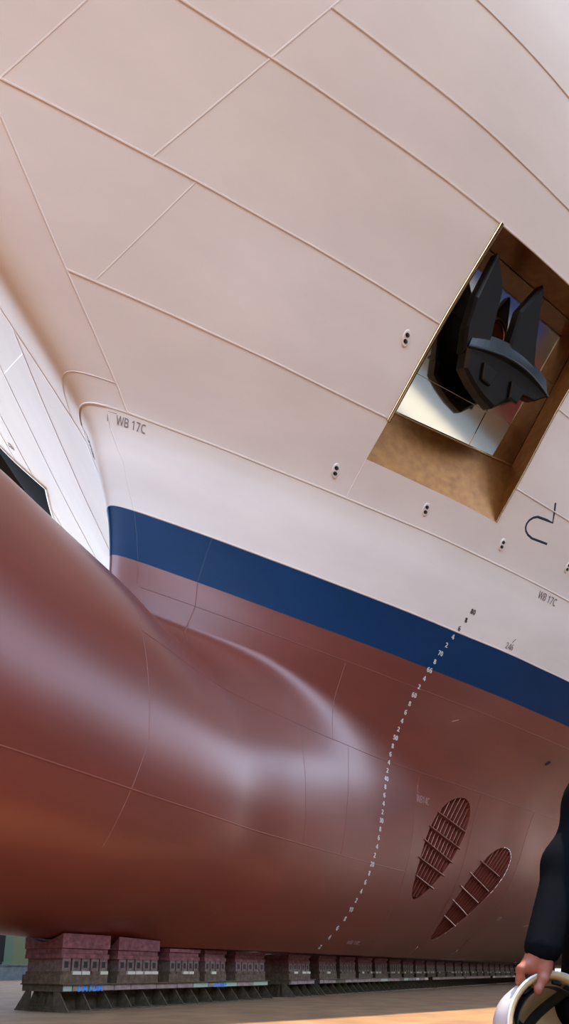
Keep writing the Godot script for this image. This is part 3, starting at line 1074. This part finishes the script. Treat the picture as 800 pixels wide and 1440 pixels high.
# ------------------------------------------------------------------ person
# smooth skin over tapered bones [a, ra, b, rb], meshed as surface nets
func skin_over(bones: Array, cell: float, k: float) -> ArrayMesh:
	var lo := Vector3(1e9, 1e9, 1e9)
	var hi := -lo
	for b in bones:
		for e in [0, 2]:
			var r: float = b[e + 1] + cell * 2 + k * .3
			lo = lo.min(b[e] - Vector3.ONE * r)
			hi = hi.max(b[e] + Vector3.ONE * r)
	var nx := int((hi.x - lo.x) / cell) + 2
	var ny := int((hi.y - lo.y) / cell) + 2
	var nz := int((hi.z - lo.z) / cell) + 2
	var F := PackedFloat32Array()
	F.resize(nx * ny * nz)
	F.fill(1.0)
	for b in bones:
		var a: Vector3 = b[0]
		var ra: float = b[1]
		var c: Vector3 = b[2]
		var rb: float = b[3]
		var m: float = maxf(ra, rb) + k + cell * 2
		var p0: Vector3 = (a.min(c) - Vector3.ONE * m - lo) / cell
		var p1: Vector3 = (a.max(c) + Vector3.ONE * m - lo) / cell
		var ac := c - a
		var l2 := maxf(ac.length_squared(), 1e-9)
		for z in range(maxi(0, int(p0.z)), mini(nz, int(p1.z) + 2)):
			for y in range(maxi(0, int(p0.y)), mini(ny, int(p1.y) + 2)):
				for x in range(maxi(0, int(p0.x)), mini(nx, int(p1.x) + 2)):
					var q := lo + Vector3(x, y, z) * cell - a
					var t := clampf(q.dot(ac) / l2, 0.0, 1.0)
					var d := (q - ac * t).length() - lerpf(ra, rb, t)
					var o := (z * ny + y) * nx + x
					var f := F[o]
					var h := maxf(k - absf(f - d), 0.0)
					F[o] = minf(f, d) - h * h / (4.0 * k)
	var V := PackedVector3Array()
	var id := PackedInt32Array()
	id.resize(nx * ny * nz)
	id.fill(-1)
	var co := [0, 1, nx, nx + 1, nx * ny, nx * ny + 1, nx * ny + nx, nx * ny + nx + 1]
	var cp := [Vector3(0, 0, 0), Vector3(1, 0, 0), Vector3(0, 1, 0), Vector3(1, 1, 0), Vector3(0, 0, 1), Vector3(1, 0, 1), Vector3(0, 1, 1), Vector3(1, 1, 1)]
	var ed := [[0, 1], [2, 3], [4, 5], [6, 7], [0, 2], [1, 3], [4, 6], [5, 7], [0, 4], [1, 5], [2, 6], [3, 7]]
	for z in nz - 1:
		for y in ny - 1:
			for x in nx - 1:
				var o := (z * ny + y) * nx + x
				var neg := 0
				for i in 8:
					if F[o + co[i]] < 0.0:
						neg += 1
				if neg == 0 or neg == 8:
					continue
				var sum := Vector3.ZERO
				var cnt := 0
				for e in ed:
					var f0 := F[o + co[e[0]]]
					var f1 := F[o + co[e[1]]]
					if (f0 < 0.0) != (f1 < 0.0):
						sum += cp[e[0]].lerp(cp[e[1]], f0 / (f0 - f1))
						cnt += 1
				id[o] = V.size()
				V.append(lo + (Vector3(x, y, z) + sum / cnt) * cell)
	var N := PackedVector3Array()
	N.resize(V.size())
	var I := PackedInt32Array()
	var st := [1, nx, nx * ny]
	for z in range(1, nz - 1):
		for y in range(1, ny - 1):
			for x in range(1, nx - 1):
				var o := (z * ny + y) * nx + x
				for ax in 3:
					var inside := F[o] < 0.0
					if inside == (F[o + st[ax]] < 0.0):
						continue
					var u: int = st[(ax + 1) % 3]
					var w: int = st[(ax + 2) % 3]
					var q := [id[o - u - w], id[o - w], id[o], id[o - u]]
					if q[0] < 0 or q[1] < 0 or q[2] < 0 or q[3] < 0:
						continue
					if inside:
						q = [q[0], q[3], q[2], q[1]]
					I.append_array([q[0], q[1], q[2], q[0], q[2], q[3]])
					var n := (V[q[2]] - V[q[0]]).cross(V[q[1]] - V[q[3]])
					for i in 4:
						N[q[i]] += n
	for i in N.size():
		N[i] = N[i].normalized()
	var arr := []
	arr.resize(Mesh.ARRAY_MAX)
	arr[Mesh.ARRAY_VERTEX] = V
	arr[Mesh.ARRAY_NORMAL] = N
	arr[Mesh.ARRAY_INDEX] = I
	var m := ArrayMesh.new()
	m.add_surface_from_arrays(Mesh.PRIMITIVE_TRIANGLES, arr)
	return m

const PERSON = Vector3(11.7 - .5509 * 1.636 + .8346 * 1.07, 0, -.8346 * 1.636 - .5509 * 1.07)
const SIDE = 1.07       # metres to the right of the photographer
const TURN = 35.0      # how far the person turns away from the photographer

# a point of the person from where it stands in front of the photographer: right, up, towards
func seen_at(px: float, py: float, near: float) -> Vector3:
	var tilt := deg_to_rad(12.0)
	var up := (1197.0 - py) / 800.0
	var k := (1.636 - near) / (cos(tilt) - up * sin(tilt))
	var r := (px - 400.0) / 800.0 * k - SIDE
	var a := deg_to_rad(TURN)
	return Vector3(r * cos(a) + near * sin(a), .85 + (sin(tilt) + up * cos(tilt)) * k, -r * sin(a) + near * cos(a))

func build_person():
	var t := thing("person", "person in a dark navy suit holding a white hard hat at the side", "person", PERSON, deg_to_rad(33.43 - TURN))
	var v := func(x, y, z): return Vector3(x, y, z)
	# jacket
	var sh_r := seen_at(862, 1088, -.09)
	var el_r := seen_at(797, 1215, -.06)
	var wr_r := seen_at(763, 1333, .0)
	var sh_l := Vector3(.18, 1.42, -.02)
	var el_l := Vector3(.25, 1.13, -.03)
	var wr_l := Vector3(.26, .90, .05)
	var jacket := [
		[v.call(-.09, 1.36, 0), .125, v.call(.09, 1.36, 0), .125], [v.call(-.085, 1.2, .01), .125, v.call(.085, 1.2, .01), .125], [v.call(-.08, 1.05, .01), .13, v.call(.08, 1.05, .01), .13],
		[v.call(-.13, .9, .0), .13, v.call(.1, .9, .0), .135], [v.call(-.17, .76, .0), .125, v.call(.11, .78, .0), .125],
		[v.call(0, 1.46, -.02), .075, v.call(0, 1.36, 0), .1], [v.call(-.06, 1.46, -.02), .06, sh_r, .075], [v.call(.06, 1.46, -.02), .06, sh_l, .075],
		[sh_r, .078, el_r, .062], [el_r, .062, wr_r, .050], [sh_l, .078, el_l, .062], [el_l, .062, wr_l, .050]]
	put("jacket", skin_over(jacket, .014, .05), mats.cloth_navy, t)
	# lapels and button
	for sd in [-1.0, 1.0]:
		var lap := SurfaceTool.new()
		lap.begin(Mesh.PRIMITIVE_TRIANGLES)
		quad(lap, v.call(sd * .005, 1.08, .145), v.call(sd * .075, 1.26, .145), v.call(sd * .095, 1.42, .09), v.call(sd * .05, 1.46, .075), Vector3.BACK)
		put("lapel", lap.commit(), mats.cloth_navy, t)
	var bt := SphereMesh.new()
	bt.radius = .011
	bt.height = .012
	bt.radial_segments = 14
	bt.rings = 7
	var bo := put("button", bt, mats.leather, t)
	bo.transform = Transform3D(Basis(Vector3.RIGHT, PI / 2), v.call(-.02, 1.07, .146))
	# trousers and shoes
	var legs := []
	for sd in [-1.0, 1.0]:
		legs += [[v.call(sd * .07, .88, 0), .115, v.call(sd * .095, .5, .01), .085], [v.call(sd * .095, .5, .01), .085, v.call(sd * .1, .1, -.01), .065]]
	put("trousers", skin_over(legs, .016, .03), mats.cloth_trouser, t)
	for sd in [-1.0, 1.0]:
		put("shoe", skin_over([[v.call(sd * .1, .05, -.06), .045, v.call(sd * .105, .045, .08), .045], [v.call(sd * .105, .04, .08), .045, v.call(sd * .11, .035, .15), .036]], .012, .03), mats.leather, t)
	# head, neck and hands
	var head := [
		[v.call(0, 1.44, -.01), .058, v.call(0, 1.58, .0), .055], [v.call(0, 1.69, -.015), .092, v.call(0, 1.66, .02), .085], [v.call(0, 1.6, .045), .05, v.call(0, 1.585, .06), .035],
		[v.call(0, 1.665, .1), .013, v.call(0, 1.635, .118), .016], [v.call(-.03, 1.612, .093), .01, v.call(.03, 1.612, .093), .01],
		[v.call(-.085, 1.675, -.005), .018, v.call(-.09, 1.635, .0), .013], [v.call(.085, 1.675, -.005), .018, v.call(.09, 1.635, .0), .013]]
	put("head", skin_over(head, .008, .025), mats.skin, t)
	for sd in [-1.0, 1.0]:
		var eye := SphereMesh.new()
		eye.radius = .011
		eye.height = .022
		put("eye", eye, mats.tag_cream, t).position = v.call(sd * .032, 1.668, .092)
	put("hair", skin_over([[v.call(0, 1.72, -.03), .09, v.call(0, 1.735, .02), .083], [v.call(0, 1.66, -.07), .07, v.call(0, 1.70, -.05), .085]], .009, .03), mats.hair, t)
	var W := func(px, py, n): return seen_at(px, py, n)
	var hand := [
		[W.call(757, 1332, .0), .028, W.call(757, 1344, .0), .030], [W.call(757, 1344, .0), .030, W.call(746, 1358, -.004), .027],
		[W.call(750, 1345, -.03), .024, W.call(742, 1360, -.03), .020], [W.call(766, 1348, .01), .024, W.call(764, 1362, .012), .021],
		# thumb, from the side of the palm down inside the helmet
		[W.call(767, 1360, .014), .017, W.call(764, 1376, .024), .0135], [W.call(764, 1376, .024), .0132, W.call(757, 1391, .026), .0105], [W.call(757, 1391, .026), .0105, W.call(756, 1395, .025), .009],
		# index finger round the outside of the brim
		[W.call(741, 1357, .006), .013, W.call(733, 1362, .004), .0115], [W.call(733, 1362, .004), .0115, W.call(731, 1376, -.006), .0105], [W.call(731, 1376, -.006), .0105, W.call(740, 1386, -.016), .009],
		[W.call(739, 1358, -.015), .013, W.call(732, 1364, -.017), .0115], [W.call(732, 1364, -.017), .0115, W.call(731, 1380, -.026), .0105], [W.call(731, 1380, -.026), .0105, W.call(741, 1391, -.034), .009],
		[W.call(740, 1360, -.036), .012, W.call(734, 1367, -.038), .011], [W.call(734, 1367, -.038), .011, W.call(734, 1381, -.046), .010], [W.call(734, 1381, -.046), .010, W.call(744, 1390, -.052), .0085],
		[W.call(743, 1361, -.055), .011, W.call(738, 1368, -.058), .0095], [W.call(738, 1368, -.058), .0095, W.call(739, 1379, -.064), .0085], [W.call(739, 1379, -.064), .0085, W.call(747, 1386, -.068), .0075]]
	put("hand", skin_over(hand, .0035, .008), mats.skin, t)
	var lh := [[wr_l + v.call(0, .03, 0), .028, wr_l + v.call(0, -.05, .01), .033]]
	for i in 4:
		var b: Vector3 = wr_l + Vector3(.0, -.07, -.018 + i * .019)
		lh += [[b, .010, b + v.call(-.012, -.04, .004), .009], [b + v.call(-.012, -.04, .004), .009, b + v.call(-.035, -.062, .004), .0075]]
	lh += [[wr_l + v.call(-.005, -.03, .035), .012, wr_l + v.call(-.02, -.08, .05), .009]]
	put("hand", skin_over(lh, .005, .01), mats.skin, t)

func build_helmet():
	# stands where the hand holds its brim; the open side looks at the photographer
	var base := Transform3D(Basis(Vector3.UP, deg_to_rad(33.43 - TURN)), PERSON)
	var o := base * seen_at(784, 1454, -.002)
	var tow := Vector3(.5509, 0, .8346)
	var rgt := Vector3(.8346, 0, -.5509)
	var y := (tow + rgt * .32 + Vector3.UP * .05).normalized()
	var x := (rgt - y * rgt.dot(y)).normalized()
	var t := thing("hard_hat", "white hard hat with a cream inside and black webbing, held by its brim", "helmet")
	t.transform = Transform3D(Basis(x, y, x.cross(y)).scaled(Vector3.ONE * 1.12), o)
	var prof := func(list): return list
	# outer and inner shell: [radius, height], opening at the top of the profile
	var outer := [[.005, -.150], [.045, -.146], [.085, -.128], [.115, -.098], [.131, -.06], [.138, -.02], [.141, -.004], [.152, .002], [.153, .006], [.150, .009]]
	var inner := [[.150, .009], [.136, .005], [.132, -.02], [.126, -.058], [.110, -.093], [.081, -.122], [.043, -.140], [.004, -.144]]
	put("shell", lathe(outer, 40), mats.helmet_white, t)
	put("lining", lathe(inner, 40), mats.helmet_inside, t)
	var band := [[.112, -.004], [.115, -.004], [.115, -.034], [.112, -.034], [.112, -.004]]
	put("headband", lathe(band, 40), mats.webbing, t)
	for k in 4:
		var a := TAU * k / 4.0 + .55
		var P := []
		var N := []
		for i in 11:
			var f := i / 10.0
			var r := lerpf(.128, .0, f)
			P.append(Vector3(r * cos(a), -.006 - .105 * sin(f * PI * .5), r * sin(a)))
			N.append(Vector3(-cos(a) * .3, 1, -sin(a) * .3).normalized())
		put("strap", ribbon(P, N, .030, .002), mats.webbing, t)
	for k in 8:
		var a := TAU * k / 8.0 + .2
		var c := Vector3(.124 * cos(a), -.012, .124 * sin(a))
		var clip := put("clip", tube([c + Vector3(-sin(a), 0, cos(a)) * .012, c + Vector3(0, .004, 0), c - Vector3(-sin(a), 0, cos(a)) * .012], .005, 6), mats.webbing, t)
		clip.name = "clip"

func lathe(prof: Array, n: int) -> ArrayMesh:
	var fn := func(a, b):
		var f: float = b * (prof.size() - 1)
		var i := mini(int(f), prof.size() - 2)
		var r := lerpf(prof[i][0], prof[i + 1][0], f - i)
		var h := lerpf(prof[i][1], prof[i + 1][1], f - i)
		return Vector3(r * cos(TAU * a), h, r * sin(TAU * a))
	return patch(fn, n, (prof.size() - 1) * 2, Vector3.UP)

# ------------------------------------------------------------------ the dock
func build_dock():
	structure("floor", box_mesh(Vector3(-120, -0.5, -200), Vector3(120, 0, 80)), mats.dock_concrete, "worn concrete floor of the dry dock", "floor")
	# pale apron across the yard, added for the anchor pocket to mirror
	var ap := thing("apron", "added pale concrete apron before the shed, mirrored in the anchor pocket", "apron", Vector3(50, 0, -20))
	put("slab", box_mesh(Vector3(-8, 0, -28), Vector3(7.5, .05, 22)), mats.apron_pale, ap)
	# building and quay beyond the ship
	structure("wall_far", box_mesh(Vector3(-62, 0, -200), Vector3(-60, 24, 43.9)), mats.hall_dark, "dark wall of the building beyond the ship", "wall")
	var q := thing("quay", "pale grey-blue quay ledge along the dark wall", "quay")
	put("ledge", box_mesh(Vector3(-59.95, 0, -200), Vector3(-46, 1.5, 43.9)), mats.quay_blue, q)
	put("coping", box_mesh(Vector3(-59.95, 1.5, -200), Vector3(-45.9, 1.62, 43.9)), mats.quay_blue, q)
	for k in 5:
		var p := thing("pier", "pale green concrete pier standing on the quay ledge", "pier", Vector3(-46.8, 1.62, -36.5 - 15.0 * k), 0.0, "piers on the quay ledge")
		put("shaft", box_mesh(Vector3(-.8, 0, -1.3), Vector3(.8, 9.0, 1.3)), mats.pier_green, p)
		put("plinth", box_mesh(Vector3(-.9, 0, -1.4), Vector3(.9, .3, 1.4)), mats.pier_green, p)
	# unseen walls and roof ahead of the bow, added to block light
	structure("wall_head_added", box_mesh(Vector3(-64, 0, 44), Vector3(-2, 38, 47)), mats.added_wall, "unseen brown-grey wall added ahead of the bow to darken it", "wall")
	structure("wall_front_added", box_mesh(Vector3(-2, 0, 44), Vector3(62, 31, 47)), mats.added_wall, "unseen brown-grey wall added ahead of the bow to block sky light", "wall")
	structure("ceiling_added", box_mesh(Vector3(-64, 38, 13), Vector3(0, 39.5, 47)), mats.added_wall, "unseen roof added ahead of the bow to shade the floor", "ceiling_added")
	# gantry cranes added on either side to darken the gap and shade the floor
	for side in [-1.0, 1.0]:
		var g := thing("added_gantry", "added dark gantry girder, darkening the gap between the bow and the bulb" if side < 0 else "added dark gantry crane over the yard, unseen, shading the floor", "crane", Vector3(-38 if side < 0 else 46, 50, -30))
		put("girder", box_mesh(Vector3(-16 if side < 0 else -19, 0, -45), Vector3(18 if side < 0 else 16, 6, 45)), mats.hall_dark, g)
		for k in 9:
			put("brace", tube([Vector3(-15, -.3, -36 + k * 9), Vector3(15, -.3, -30 + k * 9)], .25, 6), mats.steel_grey, g)
		for z in [-40.0, 40.0]:
			put("leg", box_mesh(Vector3(-15, -48.38 if side < 0 else -50.0, z - 1.2), Vector3(-12.6, 0, z + 1.2)), mats.hall_dark, g)
			put("leg", box_mesh(Vector3(12.6, -50, z - 1.2), Vector3(15, 0, z + 1.2)), mats.hall_dark, g)
	# unseen brown shed, added to block low sky and mirror in the anchor pocket
	var s := thing("shed", "added long brown shed across the yard with a red base band", "shed", Vector3(66, 0, -20))
	put("wall", box_mesh(Vector3(-2, 5.5, -110), Vector3(8, 35, 60)), mats.shed_brown, s)
	put("base_band", box_mesh(Vector3(-2.1, 0, -110), Vector3(8, 5.5, 60)), mats.shed_red, s)
	put("roof", box_mesh(Vector3(-3, 35, -111), Vector3(9, 35.5, 61)), mats.steel_grey, s)
	put("added_panel", box_mesh(Vector3(-2.3, 0.05, -3), Vector3(-2.1, 6.0, 6)), mats.shed_white, s)  # white panel put in for the anchor pocket to mirror
	put("panel_header", box_mesh(Vector3(-2.35, 6.0, -3.3), Vector3(-2.0, 7.6, 6.3)), mats.shed_blue, s)
